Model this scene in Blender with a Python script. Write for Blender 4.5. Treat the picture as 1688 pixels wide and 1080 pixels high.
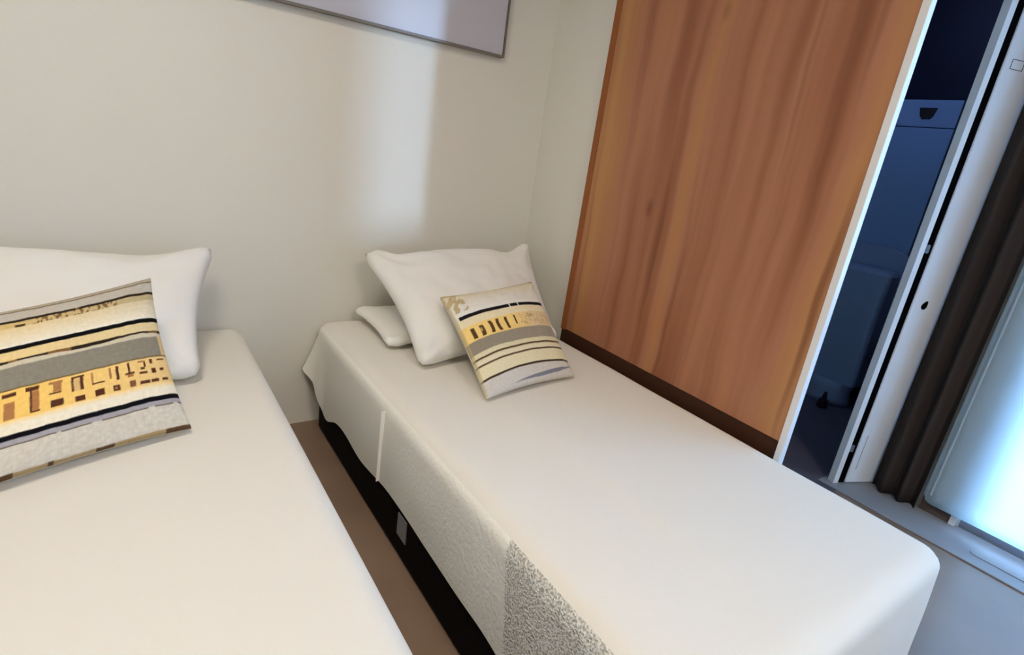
import bpy, bmesh, math, random
from mathutils import Vector, Matrix, noise

for o in list(bpy.data.objects):
    bpy.data.objects.remove(o)
S = bpy.context.scene
COL = S.collection

# ------------------------------------------------------------------ camera
F_PX = 902.64
cam_d = bpy.data.cameras.new('camera')
cam_d.sensor_fit = 'HORIZONTAL'
cam_d.sensor_width = 36.0
cam_d.lens = F_PX / 1688 * 36.0
cam_d.clip_start = 0.02
cam = bpy.data.objects.new('camera', cam_d)
COL.objects.link(cam)
Rv = Vector((0.81871114, -0.55813013, 0.13491787))
Uv = Vector((0.07152301, 0.33225811, 0.94047276))
Fv = Vector((0.56973374, 0.76032579, -0.31194256))
M = Matrix.Identity(4)
for i in range(3):
    M[i][0] = Rv[i]; M[i][1] = Uv[i]; M[i][2] = -Fv[i]
M.translation = Vector((-1.55173, -2.06441, 1.18354))
cam.matrix_world = M
S.camera = cam

# ------------------------------------------------------------------ colour management
S.view_settings.view_transform = 'Standard'
S.view_settings.look = 'None'
S.view_settings.gamma = 1
S.view_settings.use_curve_mapping = False
S.view_settings.exposure = 0.0

# ------------------------------------------------------------------ world: plain cool sky
W = bpy.data.worlds.new('sky'); S.world = W
W.use_nodes = True
bg = W.node_tree.nodes['Background']
bg.inputs[0].default_value = (0.42, 0.66, 1.0, 1)
bg.inputs[1].default_value = 2.0

# ------------------------------------------------------------------ lights
def light(name, kind, loc, power, color, target=None, **kw):
    d = bpy.data.lights.new(name, kind)
    d.energy = power; d.color = color
    for k, v in kw.items(): setattr(d, k, v)
    o = bpy.data.objects.new(name, d); COL.objects.link(o)
    o.location = loc
    if target is not None:
        dv = (Vector(target) - Vector(loc)).normalized()
        o.rotation_euler = dv.to_track_quat('-Z', 'Y').to_euler()
    return o

# low cool sun: enters through the rear window and makes the pale patch on the wall
SUN_DIR = Vector((-0.515, 1.41, -0.104)).normalized()
sun = light('sun', 'SUN', (4, -8, 3), 1.55, (0.50, 0.70, 1.0), angle=math.radians(2.1))
sun.rotation_euler = SUN_DIR.to_track_quat('-Z', 'Y').to_euler()
# daylight outside the balcony door
light('balcony_daylight', 'AREA', (3.0, -2.7, 1.5), 800, (0.36, 0.61, 1.0), target=(1.0, -2.3, 1.1),
      shape='RECTANGLE', size=3.4, size_y=2.8)
light('bathroom_fill_light', 'AREA', (1.25, -0.75, 2.35), 3.2, (0.32, 0.48, 1.0), target=(1.8, -0.8, 0.6),
      shape='RECTANGLE', size=0.5, size_y=0.4)  # added blue fill inside the unlit bathroom
# warm ceiling lamp over the beds; second one is added fill (fixtures built below)
LAMPS = [(-1.75, -1.35, 2.46), (-1.1, -3.4, 2.46)]
light('lamp_and_fill_light', 'AREA', (LAMPS[0][0], LAMPS[0][1], 2.40), 16.5, (1.0, 0.885, 0.74), shape='DISK', size=0.55)
light('lamp_and_fill_light', 'AREA', (LAMPS[1][0], LAMPS[1][1], 2.40), 36, (1.0, 0.87, 0.735), shape='DISK', size=0.55)  # added warm fill from behind, brightens the upright surfaces

# ------------------------------------------------------------------ materials
def srgb(r, g, b):
    def c(v):
        v /= 255.0
        return v/12.92 if v <= 0.04045 else ((v+0.055)/1.055)**2.4
    return (c(r), c(g), c(b), 1)

def mat(name, col, rough=0.6, metal=0.0, spec=0.3, bump=0.0, bscale=50.0, var=0.0, vscale=4.0):
    m = bpy.data.materials.new(name); m.use_nodes = True
    nt = m.node_tree; b = nt.nodes['Principled BSDF']
    b.inputs['Base Color'].default_value = col
    b.inputs['Roughness'].default_value = rough
    b.inputs['Metallic'].default_value = metal
    b.inputs['Specular IOR Level'].default_value = spec
    tc = nt.nodes.new('ShaderNodeTexCoord')
    if var > 0:
        n = nt.nodes.new('ShaderNodeTexNoise'); n.inputs['Scale'].default_value = vscale
        n.inputs['Detail'].default_value = 4
        nt.links.new(tc.outputs['Object'], n.inputs['Vector'])
        mx = nt.nodes.new('ShaderNodeMix'); mx.data_type = 'RGBA'
        mx.inputs[6].default_value = tuple(c*(1-var) for c in col[:3]) + (1,)
        mx.inputs[7].default_value = tuple(min(1, c*(1+var)) for c in col[:3]) + (1,)
        nt.links.new(n.outputs['Fac'], mx.inputs[0]); nt.links.new(mx.outputs[2], b.inputs['Base Color'])
    if bump > 0:
        n = nt.nodes.new('ShaderNodeTexNoise'); n.inputs['Scale'].default_value = bscale
        n.inputs['Detail'].default_value = 5
        nt.links.new(tc.outputs['Object'], n.inputs['Vector'])
        bp = nt.nodes.new('ShaderNodeBump'); bp.inputs['Strength'].default_value = bump
        bp.inputs['Distance'].default_value = 0.004
        nt.links.new(n.outputs['Fac'], bp.inputs['Height']); nt.links.new(bp.outputs[0], b.inputs['Normal'])
    return m

M_wall = mat('wall_paint', srgb(228, 225, 214), 0.75, bump=0.08, bscale=120, var=0.015, vscale=1.5)
M_ceil = mat('ceiling_paint', srgb(235, 232, 224), 0.9)
M_sheet = mat('white_sheet', srgb(232, 228, 218), 0.85, spec=0.15, bump=0.12, bscale=260)
M_pillow = mat('white_pillowcase', srgb(238, 236, 230), 0.85, spec=0.1, bump=0.15, bscale=30)
M_base = mat('black_bed_base', srgb(14, 13, 15), 0.8, spec=0.1, bump=0.2, bscale=200)
M_matt = mat('mattress_ticking', srgb(225, 222, 215), 0.9)
M_tag = mat('grey_label', srgb(140, 142, 148), 0.5)
M_white = mat('white_lacquer', srgb(226, 226, 226), 0.35, spec=0.4)
M_leaf = mat('white_door_paint', srgb(244, 246, 250), 0.4, spec=0.4, var=0.02, vscale=3)
M_alu = mat('pale_aluminium', srgb(245, 245, 245), 0.45)
M_black = mat('matte_black', srgb(4, 4, 6), 0.9, spec=0.05)
M_darkmetal = mat('dark_metal', srgb(60, 58, 60), 0.4, metal=0.6)
M_steel = mat('hinge_steel', srgb(150, 152, 160), 0.35, metal=0.7)
M_frame = mat('picture_frame_grey', srgb(120, 113, 105), 0.4, spec=0.4)
M_navy = mat('navy_dim_wall', srgb(16, 20, 44), 0.5, var=0.1, vscale=5)  # darkness of the unlit bathroom put into the wall colour
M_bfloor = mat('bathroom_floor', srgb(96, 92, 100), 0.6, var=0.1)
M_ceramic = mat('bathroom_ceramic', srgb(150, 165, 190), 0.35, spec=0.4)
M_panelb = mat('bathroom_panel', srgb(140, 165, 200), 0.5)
M_bdark = mat('dark_plastic', srgb(45, 35, 38), 0.5)
M_drape = mat('brown_grey_drape', srgb(92, 82, 78), 0.9, spec=0.05, bump=0.2, bscale=120)
M_grout = mat('floor_threshold', srgb(150, 150, 152), 0.4, var=0.05)
M_doorframe = mat('door_frame_grey', srgb(150, 145, 150), 0.45)
M_edge = mat('dark_brown_strip', srgb(62, 34, 18), 0.6, var=0.1, vscale=12)

def glass(name, tint=(0.95, 0.98, 1, 1), refl=0.08):
    m = bpy.data.materials.new(name); m.use_nodes = True
    nt = m.node_tree; nt.nodes.remove(nt.nodes['Principled BSDF'])
    t = nt.nodes.new('ShaderNodeBsdfTransparent'); t.inputs[0].default_value = tint
    g = nt.nodes.new('ShaderNodeBsdfGlossy'); g.inputs['Roughness'].default_value = 0.05
    x = nt.nodes.new('ShaderNodeMixShader'); x.inputs[0].default_value = refl
    nt.links.new(t.outputs[0], x.inputs[1]); nt.links.new(g.outputs[0], x.inputs[2])
    nt.links.new(x.outputs[0], nt.nodes['Material Output'].inputs[0])
    return m
M_glass = glass('window_glass')

def curtain_mat():
    m = bpy.data.materials.new('white_curtain_cloth'); m.use_nodes = True
    nt = m.node_tree; nt.nodes.remove(nt.nodes['Principled BSDF'])
    d = nt.nodes.new('ShaderNodeBsdfDiffuse'); d.inputs[0].default_value = srgb(225, 228, 232)
    t = nt.nodes.new('ShaderNodeBsdfTranslucent'); t.inputs[0].default_value = srgb(225, 246, 252)
    x = nt.nodes.new('ShaderNodeMixShader'); x.inputs[0].default_value = 0.55
    nt.links.new(d.outputs[0], x.inputs[1]); nt.links.new(t.outputs[0], x.inputs[2])
    nt.links.new(x.outputs[0], nt.nodes['Material Output'].inputs[0])
    return m
M_curtain = curtain_mat()

def emit(name, col, s):
    m = bpy.data.materials.new(name); m.use_nodes = True
    b = m.node_tree.nodes['Principled BSDF']
    b.inputs['Base Color'].default_value = (0.9, 0.9, 0.88, 1)
    b.inputs['Emission Color'].default_value = col
    b.inputs['Emission Strength'].default_value = s
    return m
M_glow = emit('lamp_diffuser_glow', (1, 0.9, 0.75, 1), 2.0)

def wood_mat():
    m = bpy.data.materials.new('reddish_brown_wood'); m.use_nodes = True
    nt = m.node_tree; b = nt.nodes['Principled BSDF']; L = nt.links.new
    tc = nt.nodes.new('ShaderNodeTexCoord')
    # a slow wobble bends the vertical grain
    wob = nt.nodes.new('ShaderNodeTexNoise'); wob.inputs['Scale'].default_value = 2.2; wob.inputs['Detail'].default_value = 2
    L(tc.outputs['Object'], wob.inputs['Vector'])
    add = nt.nodes.new('ShaderNodeVectorMath'); add.operation = 'MULTIPLY_ADD'
    add.inputs[1].default_value = (0, 0.07, 0)
    L(wob.outputs['Color'], add.inputs[0]); L(tc.outputs['Object'], add.inputs[2])
    mp = nt.nodes.new('ShaderNodeMapping'); mp.inputs['Scale'].default_value = (0.0, 8.0, 0.36)
    L(add.outputs[0], mp.inputs['Vector'])
    n1 = nt.nodes.new('ShaderNodeTexNoise'); n1.inputs['Scale'].default_value = 1.0
    n1.inputs['Detail'].default_value = 3; n1.inputs['Roughness'].default_value = 0.5
    L(mp.outputs[0], n1.inputs['Vector'])
    cr = nt.nodes.new('ShaderNodeValToRGB'); e = cr.color_ramp.elements
    e[0].position = 0.30; e[0].color = srgb(132, 80, 52)
    e[1].position = 0.72; e[1].color = srgb(188, 136, 86)
    k = e.new(0.43); k.color = srgb(158, 102, 72)
    k = e.new(0.52); k.color = srgb(174, 118, 88)
    k = e.new(0.60); k.color = srgb(178, 124, 82)
    L(n1.outputs['Fac'], cr.inputs[0])
    # thin darker streaks
    mp2 = nt.nodes.new('ShaderNodeMapping'); mp2.inputs['Scale'].default_value = (0.0, 17, 0.55)
    mp2.inputs['Location'].default_value = (0, 3.3, 1.7)
    L(add.outputs[0], mp2.inputs['Vector'])
    n2 = nt.nodes.new('ShaderNodeTexNoise'); n2.inputs['Scale'].default_value = 1.0; n2.inputs['Detail'].default_value = 1
    L(mp2.outputs[0], n2.inputs['Vector'])
    c2 = nt.nodes.new('ShaderNodeValToRGB'); e2 = c2.color_ramp.elements
    e2[0].position = 0.62; e2[0].color = (0, 0, 0, 1)
    e2[1].position = 0.74; e2[1].color = (1, 1, 1, 1)
    L(n2.outputs['Fac'], c2.inputs[0])
    mul = nt.nodes.new('ShaderNodeMath'); mul.operation = 'MULTIPLY'; mul.inputs[1].default_value = 0.6
    L(c2.outputs[0], mul.inputs[0])
    mx = nt.nodes.new('ShaderNodeMix'); mx.data_type = 'RGBA'; mx.inputs[7].default_value = srgb(100, 54, 30)
    L(mul.outputs[0], mx.inputs[0]); L(cr.outputs[0], mx.inputs[6])
    # small knots
    vo = nt.nodes.new('ShaderNodeTexVoronoi'); vo.inputs['Scale'].default_value = 1.0
    mp3 = nt.nodes.new('ShaderNodeMapping'); mp3.inputs['Scale'].default_value = (0.0, 4.2, 2.0)
    mp3.inputs['Location'].default_value = (0, 0.35, 0.2)
    L(add.outputs[0], mp3.inputs['Vector']); L(mp3.outputs[0], vo.inputs['Vector'])
    c3 = nt.nodes.new('ShaderNodeValToRGB'); e3 = c3.color_ramp.elements
    e3[0].position = 0.02; e3[0].color = (0.55, 0.55, 0.55, 1)
    e3[1].position = 0.09; e3[1].color = (0, 0, 0, 1)
    L(vo.outputs['Distance'], c3.inputs[0])
    mx2 = nt.nodes.new('ShaderNodeMix'); mx2.data_type = 'RGBA'; mx2.inputs[7].default_value = srgb(96, 52, 30)
    L(c3.outputs[0], mx2.inputs[0]); L(mx.outputs[2], mx2.inputs[6])
    L(mx2.outputs[2], b.inputs['Base Color'])
    b.inputs['Roughness'].default_value = 0.42
    b.inputs['Specular IOR Level'].default_value = 0.35
    return m
M_wood = wood_mat()

def floor_mat():
    m = bpy.data.materials.new('grey_brown_floor'); m.use_nodes = True
    nt = m.node_tree; b = nt.nodes['Principled BSDF']; L = nt.links.new
    tc = nt.nodes.new('ShaderNodeTexCoord')
    n = nt.nodes.new('ShaderNodeTexNoise'); n.inputs['Scale'].default_value = 3; n.inputs['Detail'].default_value = 6
    L(tc.outputs['Object'], n.inputs['Vector'])
    cr = nt.nodes.new('ShaderNodeValToRGB'); e = cr.color_ramp.elements
    e[0].position = 0.3; e[0].color = srgb(128, 106, 88)
    e[1].position = 0.7; e[1].color = srgb(144, 120, 101)
    L(n.outputs['Fac'], cr.inputs[0]); L(cr.outputs[0], b.inputs['Base Color'])
    b.inputs['Roughness'].default_value = 0.30
    b.inputs['Specular IOR Level'].default_value = 0.5
    return m
M_floor = floor_mat()

def side_mat(y_smooth, y_coarse):
    """towelling side of the mattress cover: fine weave, then pebbly, then coarse near the foot"""
    m = bpy.data.materials.new('towelling_side'); m.use_nodes = True
    nt = m.node_tree; b = nt.nodes['Principled BSDF']; L = nt.links.new
    tc = nt.nodes.new('ShaderNodeTexCoord'); sp = nt.nodes.new('ShaderNodeSeparateXYZ')
    L(tc.outputs['Object'], sp.inputs[0])
    def mr(a, bb, lo, hi):
        r = nt.nodes.new('ShaderNodeMapRange'); r.inputs['From Min'].default_value = a; r.inputs['From Max'].default_value = bb
        r.inputs['To Min'].default_value = lo; r.inputs['To Max'].default_value = hi
        L(tilt.outputs[0], r.inputs['Value']); return r
    tilt = nt.nodes.new('ShaderNodeMath'); tilt.operation = 'MULTIPLY_ADD'; tilt.inputs[1].default_value = -0.24
    L(sp.outputs['Z'], tilt.inputs[0]); L(sp.outputs['Y'], tilt.inputs[2])
    ns = nt.nodes.new('ShaderNodeTexNoise'); ns.inputs['Scale'].default_value = 95; ns.inputs['Detail'].default_value = 3
    L(tc.outputs['Object'], ns.inputs['Vector'])
    fade = mr(y_smooth, y_smooth - 0.35, 0.03, 0.45)
    b1 = nt.nodes.new('ShaderNodeBump'); b1.inputs['Distance'].default_value = 0.006
    L(fade.outputs[0], b1.inputs['Strength']); L(ns.outputs['Fac'], b1.inputs['Height'])
    nc = nt.nodes.new('ShaderNodeTexNoise'); nc.inputs['Scale'].default_value = 190; nc.inputs['Detail'].default_value = 2
    L(tc.outputs['Object'], nc.inputs['Vector'])
    st = mr(y_coarse + 0.003, y_coarse - 0.003, 0.0, 1.0)
    b2 = nt.nodes.new('ShaderNodeBump'); b2.inputs['Distance'].default_value = 0.008
    L(st.outputs[0], b2.inputs['Strength']); L(nc.outputs['Fac'], b2.inputs['Height']); L(b1.outputs[0], b2.inputs['Normal'])
    L(b2.outputs[0], b.inputs['Normal'])
    cr = nt.nodes.new('ShaderNodeValToRGB'); e = cr.color_ramp.elements
    e[0].position = 0.40; e[0].color = srgb(192, 190, 184)
    e[1].position = 0.52; e[1].color = srgb(240, 238, 230)
    L(nc.outputs['Fac'], cr.inputs[0])
    mx = nt.nodes.new('ShaderNodeMix'); mx.data_type = 'RGBA'; mx.inputs[6].default_value = srgb(240, 238, 229)
    L(st.outputs[0], mx.inputs[0]); L(cr.outputs[0], mx.inputs[7]); L(mx.outputs[2], b.inputs['Base Color'])
    b.inputs['Roughness'].default_value = 0.9; b.inputs['Specular IOR Level'].default_value = 0.1
    return m

def print_mat():
    m = bpy.data.materials.new('printed_cushion_cloth'); m.use_nodes = True
    nt = m.node_tree; b = nt.nodes['Principled BSDF']; L = nt.links.new
    a = nt.nodes.new('ShaderNodeVertexColor'); a.layer_name = 'print'
    n = nt.nodes.new('ShaderNodeTexNoise'); n.inputs['Scale'].default_value = 180; n.inputs['Detail'].default_value = 2
    tc = nt.nodes.new('ShaderNodeTexCoord'); L(tc.outputs['Object'], n.inputs['Vector'])
    bp = nt.nodes.new('ShaderNodeBump'); bp.inputs['Strength'].default_value = 0.25; bp.inputs['Distance'].default_value = 0.003
    L(n.outputs['Fac'], bp.inputs['Height']); L(bp.outputs[0], b.inputs['Normal'])
    L(a.outputs[0], b.inputs['Base Color'])
    b.inputs['Roughness'].default_value = 0.85; b.inputs['Specular IOR Level'].default_value = 0.1
    return m
M_print = print_mat()

# ------------------------------------------------------------------ helpers
def obj(name, bm, m, parent=None, smooth=False, recalc=True):
    me = bpy.data.meshes.new(name)
    if recalc: bmesh.ops.recalc_face_normals(bm, faces=bm.faces)
    bm.to_mesh(me); bm.free()
    for mm in (m if isinstance(m, (list, tuple)) else [m]): me.materials.append(mm)
    if smooth:
        for p in me.polygons: p.use_smooth = True
    o = bpy.data.objects.new(name, me); COL.objects.link(o)
    if parent: o.parent = parent
    return o

def thing(name, label, cat, group=None, loc=(0, 0, 0)):
    o = bpy.data.objects.new(name, None); COL.objects.link(o)
    o.location = loc; o.empty_display_size = 0.1
    return tag(o, label, cat, group)

def tag(o, label, cat, group=None):
    o['label'] = label; o['category'] = cat
    if group: o['group'] = group
    return o

def struct(o):
    o['kind'] = 'structure'; return o

def box(bm, a, b, bev=0.0, seg=2):
    x0, x1 = sorted((a[0], b[0])); y0, y1 = sorted((a[1], b[1])); z0, z1 = sorted((a[2], b[2]))
    vs = [bm.verts.new((x, y, z)) for x in (x0, x1) for y in (y0, y1) for z in (z0, z1)]
    idx = [(0, 1, 3, 2), (4, 6, 7, 5), (0, 4, 5, 1), (2, 3, 7, 6), (0, 2, 6, 4), (1, 5, 7, 3)]
    fs = [bm.faces.new([vs[i] for i in f]) for f in idx]
    if bev:
        es = list({e for f in fs for e in f.edges})
        bmesh.ops.bevel(bm, geom=es, offset=bev, segments=seg, affect='EDGES', profile=0.6)
    return bm

def B(a, b, bev=0.0, seg=2):
    return box(bmesh.new(), a, b, bev, seg)

def prism(pts, z0, z1, bev=0):
    """vertical prism over a plan outline"""
    bm = bmesh.new()
    lo = [bm.verts.new((p[0], p[1], z0)) for p in pts]; hi = [bm.verts.new((p[0], p[1], z1)) for p in pts]
    n = len(pts)
    bm.faces.new(lo[::-1]); bm.faces.new(hi)
    for i in range(n): bm.faces.new((lo[i], lo[(i+1) % n], hi[(i+1) % n], hi[i]))
    if bev: bmesh.ops.bevel(bm, geom=list(bm.edges), offset=bev, segments=2, affect='EDGES')
    return bm

def rounded(x0, x1, y0, y1, r, n=8):
    o = []
    for cx, cy, a0 in ((x1-r, y1-r, 0), (x0+r, y1-r, 90), (x0+r, y0+r, 180), (x1-r, y0+r, 270)):
        for i in range(n+1):
            a = math.radians(a0+90*i/n); o.append((cx+r*math.cos(a), cy+r*math.sin(a)))
    return o

def cyl(bm, c, r, h, axis='z', n=24, r2=None):
    r2 = r if r2 is None else r2
    mt = Matrix.Translation(Vector(c))
    if axis == 'x': mt = mt @ Matrix.Rotation(math.pi/2, 4, 'Y')
    if axis == 'y': mt = mt @ Matrix.Rotation(math.pi/2, 4, 'X')
    bmesh.ops.create_cone(bm, cap_ends=True, segments=n, radius1=r, radius2=r2, depth=h, matrix=mt)
    return bm

# ------------------------------------------------------------------ the room shell
XW = 1.07          # inner face of the outer (window) wall
XL, YB, ZC = -3.0, -5.8, 2.5
YP = -1.35         # where the wall with the bathroom doorway stands
def box_struct(name, *boxes, m=M_wall):
    bm = bmesh.new()
    for b in boxes: box(bm, b[0], b[1])
    return struct(obj(name, bm, m))
box_struct('floor', ((XL-.1, YB-.1, -0.1), (XW+.1, 0.1, 0.0)), m=M_floor)
box_struct('ceiling', ((XL-.1, YB-.1, ZC), (2.3, 0.1, ZC+.1)), m=M_ceil)
box_struct('wall_back', ((XL-.1, 0, 0), (0.06, 0.1, ZC)))
box_struct('wall_left', ((XL-.1, YB, 0), (XL, 0, ZC)))
box_struct('wall_front', ((XL-.1, YB-.1, 0), (XW+.1, YB, ZC)))
box_struct('wall_right', ((0.0, -1.25, 0), (0.06, 0, ZC)), ((0.0, -1.392, 0), (0.016, -1.25, ZC)))
# outer wall with the balcony door opening and, behind the camera, a window opening
DY0, DY1 = -3.3, -1.66      # balcony door
WY0, WY1 = -5.42, -4.10     # rear window
box_struct('wall_window_side', ((XW, DY1, 0), (XW+.12, -1.30, ZC)), ((XW, DY0, 2.2), (XW+.12, DY1, ZC)),
           ((XW, WY1, 0), (XW+.12, DY0, ZC)), ((XW, WY0, 0), (XW+.12, WY1, 1.13)),
           ((XW, WY0, 2.1), (XW+.12, WY1, ZC)), ((XW, YB, 0), (XW+.12, WY0, ZC)))
# bathroom shell
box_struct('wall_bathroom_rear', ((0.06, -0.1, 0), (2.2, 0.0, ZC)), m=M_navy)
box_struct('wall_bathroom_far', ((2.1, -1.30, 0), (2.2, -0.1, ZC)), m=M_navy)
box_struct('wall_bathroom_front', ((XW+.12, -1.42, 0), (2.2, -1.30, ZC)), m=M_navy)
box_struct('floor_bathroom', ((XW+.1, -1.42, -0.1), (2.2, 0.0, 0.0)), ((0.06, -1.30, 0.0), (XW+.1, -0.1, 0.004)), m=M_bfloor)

# wooden slab on the right wall: dark brown strip in the gap below, bright edge lip, white end strip
p = thing('wood_wall_panel', 'tall reddish-brown wood grain panel on the wall beside the right bed', 'panel', loc=(0, -0.9, 0.46))
def par(o, p):
    o.parent = p; o.matrix_parent_inverse = Matrix.Translation(-p.location); return o
par(obj('wood_board', B((-0.022, -1.392, 0.475), (-0.001, -0.405, 2.3), 0.001), M_wood), p)
par(obj('edge_strip', B((-0.026, -0.405, 0.47), (-0.001, -0.375, 2.3), 0.003), mat('orange_wood_edge', srgb(150, 88, 46), 0.5, var=0.1, vscale=8)), p)
par(obj('bottom_strip', B((-0.018, -1.392, 0.30), (-0.001, -0.375, 0.475), 0.002), M_edge), p)
struct(obj('trim_1', B((-0.026, -1.412, 0.0), (0.0, -1.3925, 2.3), 0.002), M_white))

# framed picture on the back wall
p = thing('wall_picture', 'pale grey flat picture with thin dark frame hanging above the right bed', 'picture', loc=(-0.8, -0.02, 1.5))
def pic_mat():
    m = mat('picture_face', srgb(196, 196, 206), 0.35, spec=0.5, var=0.02, vscale=2)
    return m
X0, X1, Z0, Z1 = -1.55, -0.256, 1.509, 2.2
par(obj('picture_sheet', B((X0+.008, -0.024, Z0+.008), (X1-.008, -0.003, Z1-.008)), pic_mat()), p)
bm = bmesh.new()
box(bm, (X0, -0.030, Z0), (X1, -0.002, Z0+.008)); box(bm, (X0, -0.030, Z1-.008), (X1, -0.002, Z1))
box(bm, (X0, -0.030, Z0+.008), (X0+.006, -0.002, Z1-.008)); box(bm, (X1-.006, -0.030, Z0+.008), (X1, -0.002, Z1-.008))
par(obj('picture_frame', bm, M_frame), p)

# ceiling lamp and added fill lamp (above the frame)
for i, (x, y, z) in enumerate(LAMPS):
    t = thing('lamp_and_fill_fixture', ['round white ceiling lamp above the two beds', 'round white fill lamp added behind the camera'][i], 'lamp', loc=(x, y, ZC))
    bm = bmesh.new(); cyl(bm, (0, 0, -0.02), 0.30, 0.04, n=48); obj('lamp_base', bm, M_white, t)
    bm = bmesh.new(); cyl(bm, (0, 0, -0.055), 0.24, 0.03, n=48, r2=0.28); obj('lamp_diffuser', bm, M_glow, t)

# ------------------------------------------------------------------ beds
HB = 0.446
def clampv(v, a, b): return max(a, min(b, v))
def fbm(x, y, z=0.0): return noise.noise(Vector((x, y, z)))

def cover_mesh(x0, x1, y0, y1, ztop, hem, r, kind):
    """a fitted cloth cover: top and four sides, rounded edges, loose hem"""
    bm = bmesh.new()
    nx, ny, nz = 56, 110, 22
    xs = [x0 + (x1-x0)*i/nx for i in range(nx+1)]
    ys = [y0 + (y1-y0)*i/ny for i in range(ny+1)]
    zs = [hem + (ztop-hem)*i/nz for i in range(nz+1)]
    V = {}
    def key(*p): return tuple(round(c, 5) for c in p)
    def vert(x, y, z):
        k = key(x, y, z)
        if k in V: return V[k]
        ix, iy, iz = clampv(x, x0+r, x1-r), clampv(y, y0+r, y1-r), min(z, ztop-r)
        d = Vector((x-ix, y-iy, z-iz))
        q = Vector((ix, iy, iz)) + d.normalized()*r if d.length > 1e-6 else Vector((x, y, z))
        down = clampv((ztop - r - z)/(ztop-r-hem), 0, 1)
        side = 1 if x <= x0+1e-5 else 0
        foot = 1 if y <= y0+1e-5 else 0
        # gentle swell of the top
        if z >= ztop-1e-5:
            q.z += 0.0018*fbm(q.x*5, q.y*4, 1.7) - 0.002
            q.z += 0.0012*math.sin(q.x*16+q.y*5)*fbm(q.x*3, q.y*3)
            if kind == 'right':          # long faint crease down the middle of the bed
                dx = q.x + 0.635 + 0.012*math.sin(q.y*5)
                wy = clampv((-0.7-q.y)/0.2, 0, 1)*clampv((q.y+1.72)/0.2, 0, 1)
                q.z += 0.0045*wy*(math.exp(-dx/0.16) if dx > 0 else math.exp(dx/0.030))
                q.z += 0.0016*math.exp(-((q.y+1.62+0.25*(q.x+.6))/0.02)**2)*math.exp(-((q.x+.55)/.15)**2)
        if side:
            q.x += -0.004*fbm(q.y*6, q.z*5, 3)*down - 0.008*down
            q.z += down*down*(0.012*math.sin(q.y*5.2+0.6) + 0.006*math.sin(q.y*13.0))
            if kind == 'right':
                w = clampv((q.y+0.16)/0.16, 0, 1)            # loose tuft of cloth by the wall
                q.x -= 0.05*w*down*(1-0.3*math.sin(q.y*60)); q.z -= 0.05*down*math.exp(-((q.y+0.20)/0.09)**2)
                q.z += 0.10*w*down
        if foot:
            q.y += -0.012*down*(1+fbm(q.x*6, q.z*4, 5)); q.z += down*down*0.012*math.sin(q.x*9)
        V[k] = bm.verts.new(q); return V[k]
    def quad(a, b, c, d, mi):
        vs = [vert(*a), vert(*b), vert(*c), vert(*d)]
        if len(set(vs)) == 4:
            f = bm.faces.new(vs); f.material_index = mi; f.smooth = True
    for i in range(nx):
        for j in range(ny):
            quad((xs[i], ys[j], ztop), (xs[i+1], ys[j], ztop), (xs[i+1], ys[j+1], ztop), (xs[i], ys[j+1], ztop), 0)
    for k in range(nz):
        for j in range(ny):
            quad((x0, ys[j], zs[k]), (x0, ys[j], zs[k+1]), (x0, ys[j+1], zs[k+1]), (x0, ys[j+1], zs[k]), 1)
            quad((x1, ys[j], zs[k]), (x1, ys[j], zs[k+1]), (x1, ys[j+1], zs[k+1]), (x1, ys[j+1], zs[k]), 0)
        for i in range(nx):
            quad((xs[i], y0, zs[k]), (xs[i], y0, zs[k+1]), (xs[i+1], y0, zs[k+1]), (xs[i+1], y0, zs[k]), 0)
            quad((xs[i], y1, zs[k]), (xs[i], y1, zs[k+1]), (xs[i+1], y1, zs[k+1]), (xs[i+1], y1, zs[k]), 0)
    return bm

M_side = side_mat(-0.80, -1.462)
def make_bed(x0, x1, y0, y1, label, clabel, kind):
    t = thing('single_bed', label, 'bed', 'single beds side by side', loc=((x0+x1)/2, (y0+y1)/2, 0))
    par(obj('bed_base', prism(rounded(x0+.004, x1-.015, y0+.02, y1-.018, 0.06), 0.014, 0.255), M_base), t)
    for sx in (x0+.07, x1-.07):
        for sy in (y0+.10, y1-.10):
            bm = bmesh.new(); cyl(bm, (sx, sy, 0.0075), 0.025, 0.015, r2=0.03)
            par(obj('leg', bm, M_base), t)
    par(obj('mattress', B((x0+.024, y0+.024, 0.256), (x1-.024, y1-.024, ztop_in), 0.055, 5), M_matt), t)
    c = obj('mattress_cover', cover_mesh(x0, x1, y0, y1-.004, HB, 0.168, 0.05, kind), [M_sheet, M_side])
    tag(c, clabel, 'bed sheet', 'white covers on the beds')
    if kind == 'right':
        # stitched seam running down the side of the cover
        bm = bmesh.new(); box(bm, (x0-.0125, -0.727, 0.17), (x0+.004, -0.7245, 0.405), 0.0008)
        for v in bm.verts: v.co.x += -0.003*clampv((0.41-v.co.z)/0.25, 0, 1)
        s = obj('seam', bm, mat('seam_thread', srgb(245, 243, 238), 0.8)); s.parent = c
        # pale label on the black base
        g = obj('base_label', B((x0+.0005, -0.920, 0.078), (x0+.0045, -0.862, 0.150), 0.001), M_tag)
        par(g, t); g['label'] = 'small pale grey label stitched on the black base'
    return t
ztop_in = 0.432
make_bed(-0.962, -0.042, -1.845, -0.004,
         'single bed on a black base standing against the wood panel',
         'white cover with pebbly towelling side over the mattress beside the wood panel', 'right')
make_bed(-2.145, -1.224, -1.845, -0.004,
         'single bed nearest the camera, at the left edge of the photo',
         'smooth cream-lit white cover over the mattress of the left bed', 'left')

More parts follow.
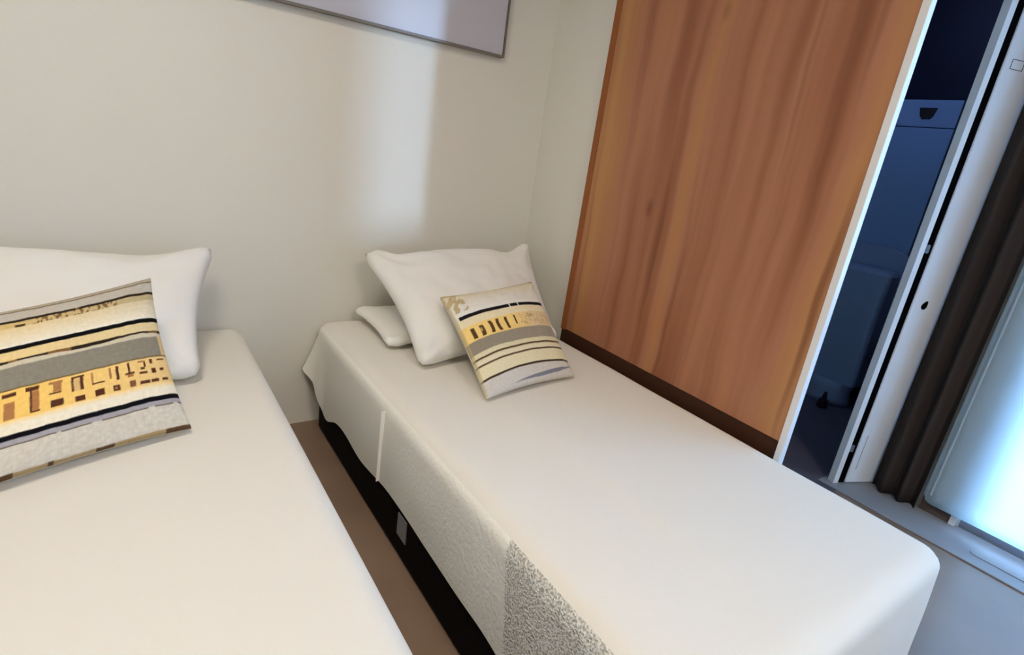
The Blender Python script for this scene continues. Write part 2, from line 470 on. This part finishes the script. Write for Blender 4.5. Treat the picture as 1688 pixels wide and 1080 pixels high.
# ------------------------------------------------------------------ pillows
def cushion_mesh(BL, BR, TR, TL, tf, tb, nu, nv, pinch=0.05, power=0.5, seed=0.0, wr=0.004, floor=HB+.0015, wall=-0.006,
                 design=None, xmax=None, ear=0.0, soft=None, blunt=0.0):
    BL, BR, TR, TL = map(Vector, (BL, BR, TR, TL))
    n = (BR-BL).cross(TL-BL).normalized()
    w = (BR-BL).length; h = (TL-BL).length
    ctr = (BL+BR+TR+TL)/4
    bm = bmesh.new()
    lay = bm.loops.layers.color.new('print') if design else None
    def base(u, v):
        p = BL*(1-u)*(1-v) + BR*u*(1-v) + TR*u*v + TL*(1-u)*v
        ux = (BR-BL).normalized(); vy = (TL-BL).normalized()
        # edges bow inward between the corners
        p = p + ux*(pinch*w*(1-2*u)*(4*v*(1-v))*abs(1-2*u)) + vy*(pinch*h*(1-2*v)*(4*u*(1-u))*abs(1-2*v))
        return p
    def pos(u, v, side):
        a = (4*u*(1-u)) ** power * (4*v*(1-v)) ** power
        t = (tf if side > 0 else tb) * a
        e = wr * (fbm(u*4+seed, v*4, side+seed)*1.5 + 0.6*fbm(u*11+seed, v*10, seed)) * min(1, 12*min(u, 1-u, v, 1-v))
        # creases that run from the corners
        cr = 0
        for (cu, cv) in ((0, 0), (1, 0), (1, 1), (0, 1)):
            du, dv = u-cu, v-cv; d = math.hypot(du, dv)
            if d < 0.4 and d > 1e-4:
                cr += math.sin(math.atan2(abs(dv), abs(du))*9+seed)*wr*0.7*(1-d/0.4)*min(1, d*8)
        p = base(u, v) + n*(side*(t) + (e+cr)*(1 if side > 0 else 0.3) + side*0.004*(1 if 0 < u < 1 and 0 < v < 1 else 0))
        if blunt:
            for (cu, cv) in ((0, 0), (1, 0), (1, 1), (0, 1)):
                dd = math.hypot(u-cu, v-cv)
                p += (ctr-p).normalized()*blunt*max(0, 1-dd/0.10)**1.3
                p += n*side*blunt*0.45*math.exp(-((dd-.07)/0.05)**2)*(1 if 0 < u < 1 and 0 < v < 1 else 0)
        if ear:
            for (cu, cv) in ((1, 1), (0, 1)):
                d = math.hypot(u-cu, v-cv)
                if d < 0.18: p += Vector((0, 0, ear*(1-d/0.18)**1.5))
        if soft: p = soft(u, v, p)
        p.z = max(p.z, floor + 0.0006*abs(side)*(0 if side < 0 else 1)); p.y = min(p.y, wall)
        if xmax is not None: p.x = min(p.x, xmax)
        return p
    F = [[bm.verts.new(pos(i/nu, j/nv, 1)) for j in range(nv+1)] for i in range(nu+1)]
    Bk = [[F[i][j] if i in (0, nu) or j in (0, nv) else bm.verts.new(pos(i/nu, j/nv, -1)) for j in range(nv+1)] for i in range(nu+1)]
    uvs = {}
    for i in range(nu+1):
        for j in range(nv+1): uvs[F[i][j]] = (i/nu, j/nv)
    cols = {}
    if design:
        def pick(i, j):
            a = [0.0]*4
            for du in (-.25, .25):
                for dv in (-.4, -.133, .133, .4):
                    c = design(min(1, max(0, (i+du)/nu)), min(1, max(0, (j+dv)/nv)))
                    for k in range(4): a[k] += c[k]/8
            return a
        for i in range(nu+1):
            for j in range(nv+1): cols[F[i][j]] = pick(i, j)
    for i in range(nu):
        for j in range(nv):
            f = bm.faces.new((F[i][j], F[i+1][j], F[i+1][j+1], F[i][j+1])); f.smooth = True
            if design:
                for l in f.loops: l[lay] = cols[l.vert]
            g = bm.faces.new((Bk[i][j+1], Bk[i+1][j+1], Bk[i+1][j], Bk[i][j])); g.smooth = True
            if design:
                for l in g.loops: l[lay] = srgb8(214, 205, 185)
    return bm

def srgb8(r, g, b):       # colour attribute written in sRGB bytes
    return (r/255, g/255, b/255, 1)

def lerp(a, b, t): return tuple(x+(y-x)*t for x, y in zip(a, b))

# ---- printed design of the left cushion (u to the right, v upward; rows below run from the top)
def strokes_left():
    """ink marks in the gold band: list of (u0, u1, w0, w1, colour) with w = 0 at the band's top"""
    K = (88, 50, 34); T = (176, 122, 74)
    out = []
    cells = [0.20, 0.285, 0.37, 0.455, 0.54, 0.62, 0.695, 0.765, 0.835, 0.895, 0.945]
    kinds = ['bar', 'tbar', 'stem', 'I', 'box', 'L', 'J', 'h', 'two', 'dots', 'eq']
    for c, k in zip(cells, kinds):
        s = 0.026
        if k == 'bar': out += [(c-s, c+s, .30, .95, T)]
        if k == 'tbar': out += [(c-s, c+s, .12, .24, K), (c-s*.7, c+s*.8, .42, .98, T)]
        if k == 'stem': out += [(c-s, c+s*.9, .08, .22, K), (c-s*.3, c+s*.9, .24, .92, T), (c-s*.4, c-s*.1, .22, .92, K), (c-s*.3, c+s, .88, .93, K)]
        if k == 'I': out += [(c-s, c+s, .10, .18, T), (c-s*.4, c+s*.8, .18, .46, T), (c-s, c+s*.7, .47, .52, K), (c-s*.8, c+s, .72, .95, K)]
        if k == 'box': out += [(c-s, c-s*.6, .12, .60, K), (c+s*.3, c+s*.8, .12, .60, K), (c-s, c+s, .10, .16, K), (c-s*.7, c+s*.3, .2, .6, (222, 184, 120)), (c-s*.6, c+s*.9, .80, .98, K)]
        if k == 'L': out += [(c-s, c-s*.7, .12, .52, T), (c-s, c+s*1.1, .50, .55, K), (c-s*.6, c+s*.9, .76, .98, K)]
        if k == 'J': out += [(c-s*.9, c-s*.5, .10, .5, T), (c+s*.3, c+s*.8, .10, .58, K), (c-s*.5, c+s*.7, .76, .96, K), (c-s*.2, c+s*.3, .82, .90, T)]
        if k == 'h': out += [(c-s*.2, c+s*.2, .08, .5, K), (c-s*.8, c+s, .44, .50, K), (c-s*.4, c+s*.7, .5, .6, T), (c-s*.2, c+s*.9, .74, .96, (130, 84, 60))]
        if k == 'two': out += [(c-s*.8, c+s*.8, .10, .16, T), (c+s*.4, c+s*.8, .16, .34, K), (c-s*.4, c+s*.5, .34, .42, K), (c-s*.8, c+s*.9, .5, .58, K), (c-s, c+s, .84, .95, K)]
        if k == 'dots': out += [(c-s*.6, c, .1, .26, K), (c-s*.5, c+s*.4, .44, .62, K), (c-s, c+s*.6, .84, .95, K)]
        if k == 'eq': out += [(c-s*.8, c+s*.9, .12, .17, K), (c-s*.6, c+s*.3, .46, .56, K), (c-s*.6, c+s*.8, .84, .93, K)]
    return out
SL = strokes_left()
def design_left(u, v):
    w = 1 - v + 0.006*math.sin(u*7+1) + 0.003*fbm(u*20, v*3, 2)
    g = fbm(u*45, v*60, 9)*7 + fbm(u*140, v*12, 4)*4
    gold = 1-u                                  # the print is yellower toward its left side
    if w < 0.035: c = (178, 166, 146)
    elif w < 0.045: c = (120, 108, 92)
    elif w < 0.115: c = (194, 186, 172)
    elif w < 0.133: c = (46, 36, 26) if fbm(u*18, 3.3) > -0.35 or u < .5 else (120, 98, 66)
    elif w < 0.172:
        c = lerp((190, 172, 132), (226, 190, 122), gold)
        if 0.40 < u < 0.78 and fbm(u*75, w*30, 6) > 0.05: c = (126, 100, 62)
        if 0.33 < u < 0.37 and w > .155: c = (70, 52, 32)
    elif w < 0.29:
        k = (w-0.172)/0.118
        c = lerp(lerp((216, 202, 166), (236, 205, 146), gold), (238, 228, 204), k)
    elif w < 0.300: c = (240, 232, 212)
    elif w < 0.328: c = (10, 10, 12)
    elif w < 0.385: c = lerp((228, 208, 160), (238, 206, 142), gold)
    elif w < 0.402 + 0.006*math.sin(u*13): c = (44, 32, 24) if fbm(u*9, 7.7) < 0.25 else (128, 92, 52)
    elif w < 0.425: c = (212, 200, 172)
    elif w < 0.545: c = (142, 135, 119) if u < 0.965 else (222, 190, 142)
    elif w < 0.715:
        c = lerp((240, 205, 142), (250, 205, 112), min(1, gold*1.6))
        k = (w-0.548)/0.165
        for (a, b, p, q, col) in SL:
            if a < u + 0.006*(k-.5) < b and p < k < q: c = col
        if k < 0.03: c = (120, 96, 60)
    elif w < 0.79:
        c = lerp((250, 216, 146), (244, 232, 206), clampv((w-.715)/.03, 0, 1)); 
    elif w < 0.818: c = (12, 12, 18)
    elif w < 0.845: c = (168, 162, 164)
    elif w < 0.851: c = (96, 80, 62) if fbm(u*16, 1.1) > -0.2 else (206, 196, 178)
    elif w < 0.985: c = (212, 203, 186); g *= 1.8
    else: c = (170, 146, 106) if fbm(u*9, 2.2) > -0.1 else (90, 66, 44)
    if c[0] < 60: g *= 0.2
    c = [clampv(x+g, 0, 255) for x in c]
    return srgb8(*c)

def design_right(u, v):
    w = 1 - v + 0.014*math.sin(u*math.pi) - 0.007
    g = fbm(u*45, v*60, 3)*6 + fbm(u*14, v*120, 4)*3
    if w < 0.02: c = (188, 168, 124)
    elif w < 0.22:
        c = lerp((222, 208, 176), (232, 228, 218), clampv(w*6, 0, 1))
        if u < 0.16 and fbm(u*26+w*20, w*14, 8) > 0.0: c = (196, 176, 136)
    elif w < 0.262: c = (236, 233, 226)
    elif w < 0.298:
        c = (26, 25, 28) if u > 0.03 else (230, 226, 214)
        if abs(u-.545) < .008 or abs(u-.64) < .006: c = (220, 216, 205)
    elif w < 0.375: c = (240, 226, 190)
    elif w < 0.525:
        c = lerp((248, 214, 134), (228, 204, 160), clampv((u-.5)*4, 0, 1))
        k = (w-.375)/.15
        for i, cc in enumerate((0.085, 0.165, 0.26, 0.355, 0.44, 0.53)):
            s = (.018, .02, .017, .016, .013, .008)[i]
            bow = (0, .012, .014, -.016, -.008, .0)[i]*math.sin(k*math.pi)
            if abs(u-cc-bow) < s and (.22 if i < 2 else .12) < k < (.9 if i != 5 else 1): c = (92, 68, 40) if i < 5 else (70, 52, 34)
        if .165-.006 < u < .165+.008 and .35 < k < .6: c = (214, 180, 110)
        if 0.46 < u < 0.56 and k > .72: c = (242, 208, 132)
        if u > 0.58 and .12 < k < .88:
            if abs(fbm(u*34, k*3, 5)) < 0.07: c = (196, 160, 116)
    elif w < 0.635: c = lerp((150, 140, 122), (166, 156, 140), u)
    elif w < 0.675: c = (226, 214, 178)
    elif w < 0.690: c = (84, 68, 48)
    elif w < 0.700: c = (222, 208, 168)
    elif w < 0.735: c = (232, 222, 190)
    elif w < 0.750: c = (92, 76, 54)
    elif w < 0.855: c = (234, 223, 186)
    elif w < 0.872: c = (66, 50, 38)
    else:
        c = (212, 206, 196)
        lo = 0.975 - 0.06*clampv((u-.3)*1.4, 0, 1); hi = lo + 0.030*clampv((u-.28)*3, 0, 1)*clampv((1.02-u)*5, 0, 1)
        if u > .28 and lo < w < hi: c = (128, 130, 142)
    if u > 0.985 or u < 0.012: c = lerp(c, (196, 180, 140), .6)
    if c[0] < 60: g *= 0.2
    c = [clampv(x+g, 0, 255) for x in c]
    return srgb8(*c)

def pillow(name, label, cat, group, mm, m):
    return tag(obj(name, mm, m, recalc=False), label, cat, group)

pillow('bed_pillow', 'large white pillow leaning on the wall at the head of the left bed', 'pillow', 'white pillows on the beds',
       cushion_mesh((-2.07, -.48, .47), (-1.398, -.49, .465), (-1.305, -.09, .736), (-2.03, -.09, .742), .085, .055, 60, 50,
                    pinch=.05, power=.5, seed=1.3, wr=.010, ear=.012, blunt=.022,
                    soft=lambda u, v, p: p + Vector((0, 0, -.022*math.exp(-((u-.76)/.16)**2)*v**3 + .004*math.sin(u*9)*v))), M_pillow)
pillow('bed_pillow', 'white pillow propped upright behind the small cushion on the right bed', 'pillow', 'white pillows on the beds',
       cushion_mesh((-.792, -.585, .462), (-.15, -.53, .466), (-.068, -.115, .782), (-.840, -.125, .724), .085, .045, 60, 50,
                    pinch=.055, power=.5, seed=4.2, wr=.011, ear=.006, xmax=-.032, blunt=.018,
                    soft=lambda u, v, p: p + Vector((0, 0, -.034*math.exp(-((u-.80)/.11)**2)*v**3 + (.010*math.exp(-((u-.36)/.16)**2) + .014*math.exp(-((u-.05)/.08)**2))*v**3))), M_pillow)
pillow('bed_pillow', 'white pillow lying flat by the wall, under the propped one on the right bed', 'pillow', 'white pillows on the beds',
       cushion_mesh((-.835, -.40, .476), (-.13, -.36, .476), (-.13, -.03, .485), (-.835, -.04, .490), .028, .03, 50, 40,
                    pinch=.03, power=.45, seed=7.7, wr=.005, blunt=.015), M_pillow)
pillow('throw_cushion', 'square gold, black and grey striped cushion on the left bed', 'cushion', 'striped throw cushions',
       cushion_mesh((-1.885, -.90, .458), (-1.452, -.745, .458), (-1.502, -.462, .746), (-1.885, -.62, .70), .050, .035, 270, 250,
                    pinch=.035, power=.5, seed=2.2, wr=.003, design=design_left), M_print)
pillow('throw_cushion', 'square cream cushion with black arc and grey stripes on the right bed', 'cushion', 'striped throw cushions',
       cushion_mesh((-.695, -.845, .458), (-.300, -.790, .458), (-.292, -.462, .706), (-.682, -.475, .664), .045, .035, 250, 250,
                    pinch=.03, power=.5, seed=5.1, wr=.003, design=design_right), M_print)

# ------------------------------------------------------------------ bathroom door: jamb, dark gap, folded leaf
A = Vector((0.928, -1.289, 0)); Bq = Vector((1.066, -1.346, 0))
d = (Bq-A).normalized(); nrm = Vector((d.y, -d.x, 0))         # faces the bedroom
if nrm.y > 0: nrm = -nrm
door = bpy.data.objects.new('door_1', None); COL.objects.link(door); struct(door); door.location = (0.93, -1.29, 0)
def slab(a, b, z0, z1, th, m, name, bev=0.0, push=0.0):
    a = a + nrm*push; b = b + nrm*push
    q = [a, b, b-nrm*th, a-nrm*th]
    return par(obj(name, prism([(v.x, v.y) for v in q], z0, z1, bev), m), door)
slab(A, Bq, 0.009, 2.2, 0.035, M_leaf, 'door_leaf', 0.002)
slab(A - d*0.0355, A - d*0.0015, 0.0, 2.25, 0.022, M_black, 'dark_gap_strip', 0, -0.004)  # black strip stands in for the darkness of the open gap
struct(obj('trim_2', prism([(v.x, v.y) for v in (A - d*0.061, A - d*0.036, A - d*0.036 - nrm*0.03, A - d*0.061 - nrm*0.03)], 0.0, 2.25, 0), M_alu))
# handle hole, latch plate, hinges, groove
hc = A + d*0.058
bm = bmesh.new()
pts = []
for i in range(28):
    a = 2*math.pi*i/28; r = 0.0130
    x, z = r*math.cos(a), r*math.sin(a)
    k = max(0, math.cos(a-math.radians(62)))**3
    pts.append((x+0.007*k*math.cos(math.radians(62)), z+0.010*k))
f1 = [bm.verts.new(hc + d*x + nrm*0.0015 + Vector((0, 0, .812+z))) for x, z in pts]
f2 = [bm.verts.new(hc + d*x - nrm*0.004 + Vector((0, 0, .812+z))) for x, z in pts]
bm.faces.new(f1)
bm.faces.new(f2[::-1])
for i in range(28): bm.faces.new((f1[i], f2[i], f2[(i+1) % 28], f1[(i+1) % 28]))
par(obj('finger_pull', bm, M_black), door)
bm = bmesh.new()
def bar(u0, u1, z0, z1, t=0.0012):
    q = [A+d*u0+nrm*t, A+d*u1+nrm*t, A+d*u1-nrm*.001, A+d*u0-nrm*.001]
    b2 = prism([(v.x, v.y) for v in q], z0, z1); me = bpy.data.meshes.new('tmp'); b2.to_mesh(me); b2.free()
    bm.from_mesh(me); bpy.data.meshes.remove(me)
bar(.030, .085, 1.688, 1.6895); bar(.030, .085, 1.658, 1.6595); bar(.030, .0315, 1.658, 1.6895); bar(.0835, .085, 1.658, 1.6895)
par(obj('latch_outline', bm, M_darkmetal), door)
bm = bmesh.new(); bar(.030, .0315, .075, .24, 0.0008)
par(obj('scratch_groove', bm, M_frame), door)
for z in (0.175, 1.03):
    slab(A - d*0.034, A - d*0.016, z-.016, z+.016, 0.008, M_steel, 'hinge', 0.002, 0.001)

# ------------------------------------------------------------------ balcony door, window
def frame_door(name, x0, y0, y1, z0, z1, th, fw, sill):
    r = bpy.data.objects.new(name, None); COL.objects.link(r); struct(r); r.location = (x0, (y0+y1)/2, z0)
    bm = bmesh.new()
    box(bm, (x0, y0, z0), (x0+th, y1, z0+sill)); box(bm, (x0, y0, z1-fw), (x0+th, y1, z1))
    for a in ((y0, (y0+y1)/2-fw/2, y1-fw) if sill > .05 else (y0, y1-fw)): box(bm, (x0, a, z0+sill), (x0+th, a+fw, z1-fw))
    par(obj('door_frame', bm, M_doorframe), r)
    par(obj('pane', B((x0+th*.4, y0+fw, z0+sill), (x0+th*.5, y1-fw, z1-fw)), M_glass), r)
    return r
frame_door('door_2', XW+.02, DY0, DY1, 0.0, 2.2, 0.06, 0.07, 0.09)
frame_door('window_1', XW+.04, WY0, WY1, 1.13, 2.1, 0.04, 0.03, 0.03)

struct(obj('trim_4', B((1.052, -1.632, 0.007), (XW-.0005, -1.530, 2.26), 0.002), mat('brown_casing', srgb(96, 80, 72), 0.7, var=0.08)))
struct(obj('trim_5', B((1.045, -1.655, 0.007), (XW-.0005, -1.634, 2.26), 0.002), M_white))
# floor threshold in front of the balcony door and its cover plate with rounded corners
struct(obj('trim_3', B((0.835, -3.6, 0.0), (XW, -1.22, 0.006), 0.003), M_grout))
pl = obj('floor_plate', prism(rounded(0.905, 0.985, -2.5, -1.745, 0.02), 0.0062, 0.009, 0), M_grout)
tag(pl, 'flat rounded metal cover plate set in the floor before the bright curtain', 'floor plate')

# ------------------------------------------------------------------ curtains
def curtain(name, x, y0, y1, z0, z1, amp, waves, m, label, cat, th=0.004, corner=0.0, ph=0.0, taper=0.0):
    bm = bmesh.new(); ny, nz = 160, 30
    V = []
    for i in range(ny+1):
        t = i/ny; row = []
        for j in range(nz+1):
            s = j/nz
            y = y1 + (y0-y1)*t; z = z0 + (z1-z0)*s
            if corner and t*(y1-y0) < corner:          # rounded lower corner
                e = (corner - t*(y1-y0))/corner
                lift = corner*(1-math.sqrt(max(0, 1-e*e)))
                z = z0 + lift + (z1-z0-lift)*s
            xx = x + amp*math.sin(ph + waves*2*math.pi*t) * (1+0.3*math.sin(3+7*t)) * (1-.3*s)
            xx += amp*.4*math.sin(waves*5.1*t + s*2)
            row.append(bm.verts.new((xx, y, z)))
        V.append(row)
    for i in range(ny):
        for j in range(nz):
            f = bm.faces.new((V[i][j], V[i+1][j], V[i+1][j+1], V[i][j+1])); f.smooth = True
    bmesh.ops.solidify(bm, geom=list(bm.faces), thickness=th)
    o = obj(name, bm, m); 
    for p in o.data.polygons: p.use_smooth = True
    return tag(o, label, cat)
c = curtain('sheer_curtain', 1.015, -3.35, -1.535, 0.060, 2.28, 0.0035, 2.0, M_curtain,
        'smooth white curtain glowing cyan-blue with daylight, at the right edge', 'curtain', th=0.003, corner=0.035)
bm = bmesh.new(); box(bm, (1.004, -1.562, 0.10), (1.009, -1.556, 2.27), 0.001)
h = obj('side_hem', bm, M_curtain); h.parent = c
curtain('dark_drape', 1.020, -1.525, -1.352, 0.012, 2.28, 0.024, 2.4, M_drape,
        'narrow brown-grey drape gathered in the dark corner beside the folding door', 'curtain', th=0.004, ph=1.0)
# curtain rail
r = thing('curtain_rail', 'white curtain rail above the balcony door', 'curtain rail', loc=(1.02, -2.4, 2.30))
obj('rail', B((-0.04, -1.05, -0.012), (0.03, 1.03, 0.018), 0.004), M_white, r)

# ------------------------------------------------------------------ bathroom fixtures seen through the gap
cp = thing('cistern_cabinet', 'tall blue-tinted panel with a small dark square recess in the dim bathroom', 'cabinet', loc=(2.05, -0.68, 0.93))
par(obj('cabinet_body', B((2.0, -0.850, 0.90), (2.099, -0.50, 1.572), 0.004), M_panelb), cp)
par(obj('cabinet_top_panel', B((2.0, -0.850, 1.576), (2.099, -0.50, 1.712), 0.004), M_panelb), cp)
bm = bmesh.new()
q = [(-.662, 1.672), (-.745, 1.672), (-.735, 1.630), (-.722, 1.618), (-.690, 1.618), (-.674, 1.630)]
a1 = [bm.verts.new((1.994, y, z)) for y, z in q]; a2 = [bm.verts.new((2.004, y, z)) for y, z in q]
bm.faces.new(a1); bm.faces.new(a2[::-1])
for i in range(6): bm.faces.new((a1[i], a2[i], a2[(i+1) % 6], a1[(i+1) % 6]))
g = par(obj('square_recess', bm, M_bdark), cp); g['label'] = 'small dark square'

tl = thing('toilet', 'dim blue toilet with raised rounded lid behind the bathroom doorway', 'toilet', loc=(1.95, -0.69, 0.004))
# raised lid: rounded top outline, standing in front of the cabinet
bm = bmesh.new()
out = [(-.93, .42), (-.935, .80)]
for i in range(13):
    a = math.pi*i/12; out.append((-.70 - .235*math.cos(a), .80 + .135*math.sin(a)**0.8 if math.sin(a) > 1e-6 else .80))
out.append((-.465, .42))
a1 = [bm.verts.new((1.955, y, z)) for y, z in out]; a2 = [bm.verts.new((1.99, y, z)) for y, z in out]
bm.faces.new(a1); bm.faces.new(a2[::-1])
n = len(out)
for i in range(n): bm.faces.new((a1[i], a2[i], a2[(i+1) % n], a1[(i+1) % n]))
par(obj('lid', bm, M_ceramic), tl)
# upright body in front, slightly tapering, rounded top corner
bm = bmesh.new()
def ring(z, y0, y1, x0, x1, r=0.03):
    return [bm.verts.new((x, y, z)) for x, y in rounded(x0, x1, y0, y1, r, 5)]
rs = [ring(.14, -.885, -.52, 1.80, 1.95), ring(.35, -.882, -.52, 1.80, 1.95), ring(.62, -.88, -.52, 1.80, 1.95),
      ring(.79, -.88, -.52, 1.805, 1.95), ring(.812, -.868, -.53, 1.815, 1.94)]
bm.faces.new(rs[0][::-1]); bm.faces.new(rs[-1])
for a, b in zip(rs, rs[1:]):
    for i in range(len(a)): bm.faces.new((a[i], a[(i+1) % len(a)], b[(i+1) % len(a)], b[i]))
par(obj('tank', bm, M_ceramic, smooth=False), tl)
# pedestal, flaring at the foot
bm = bmesh.new()
rs = []
for z, w, dx in ((.004, .150, .10), (.03, .145, .095), (.08, .135, .09), (.139, .150, .10)):
    rs.append([bm.verts.new((1.87 + dx*math.cos(t), -.72 + w*math.sin(t), z)) for t in [2*math.pi*i/28 for i in range(28)]])
bm.faces.new(rs[0][::-1]); bm.faces.new(rs[-1])
for a, b in zip(rs, rs[1:]):
    for i in range(28): bm.faces.new((a[i], a[(i+1) % 28], b[(i+1) % 28], b[i]))
par(obj('pedestal', bm, M_ceramic, smooth=True), tl)

bs = thing('toilet_brush', 'small dark pointed brush holder on the dark bathroom floor before the toilet', 'toilet brush', loc=(1.70, -0.80, 0.004))
bm = bmesh.new(); cyl(bm, (0, 0, 0.022), 0.030, 0.044, n=20, r2=0.024); obj('holder', bm, M_bdark, bs)
bm = bmesh.new(); cyl(bm, (0, 0, 0.068), 0.016, 0.048, n=16, r2=0.006); obj('handle', bm, M_bdark, bs)
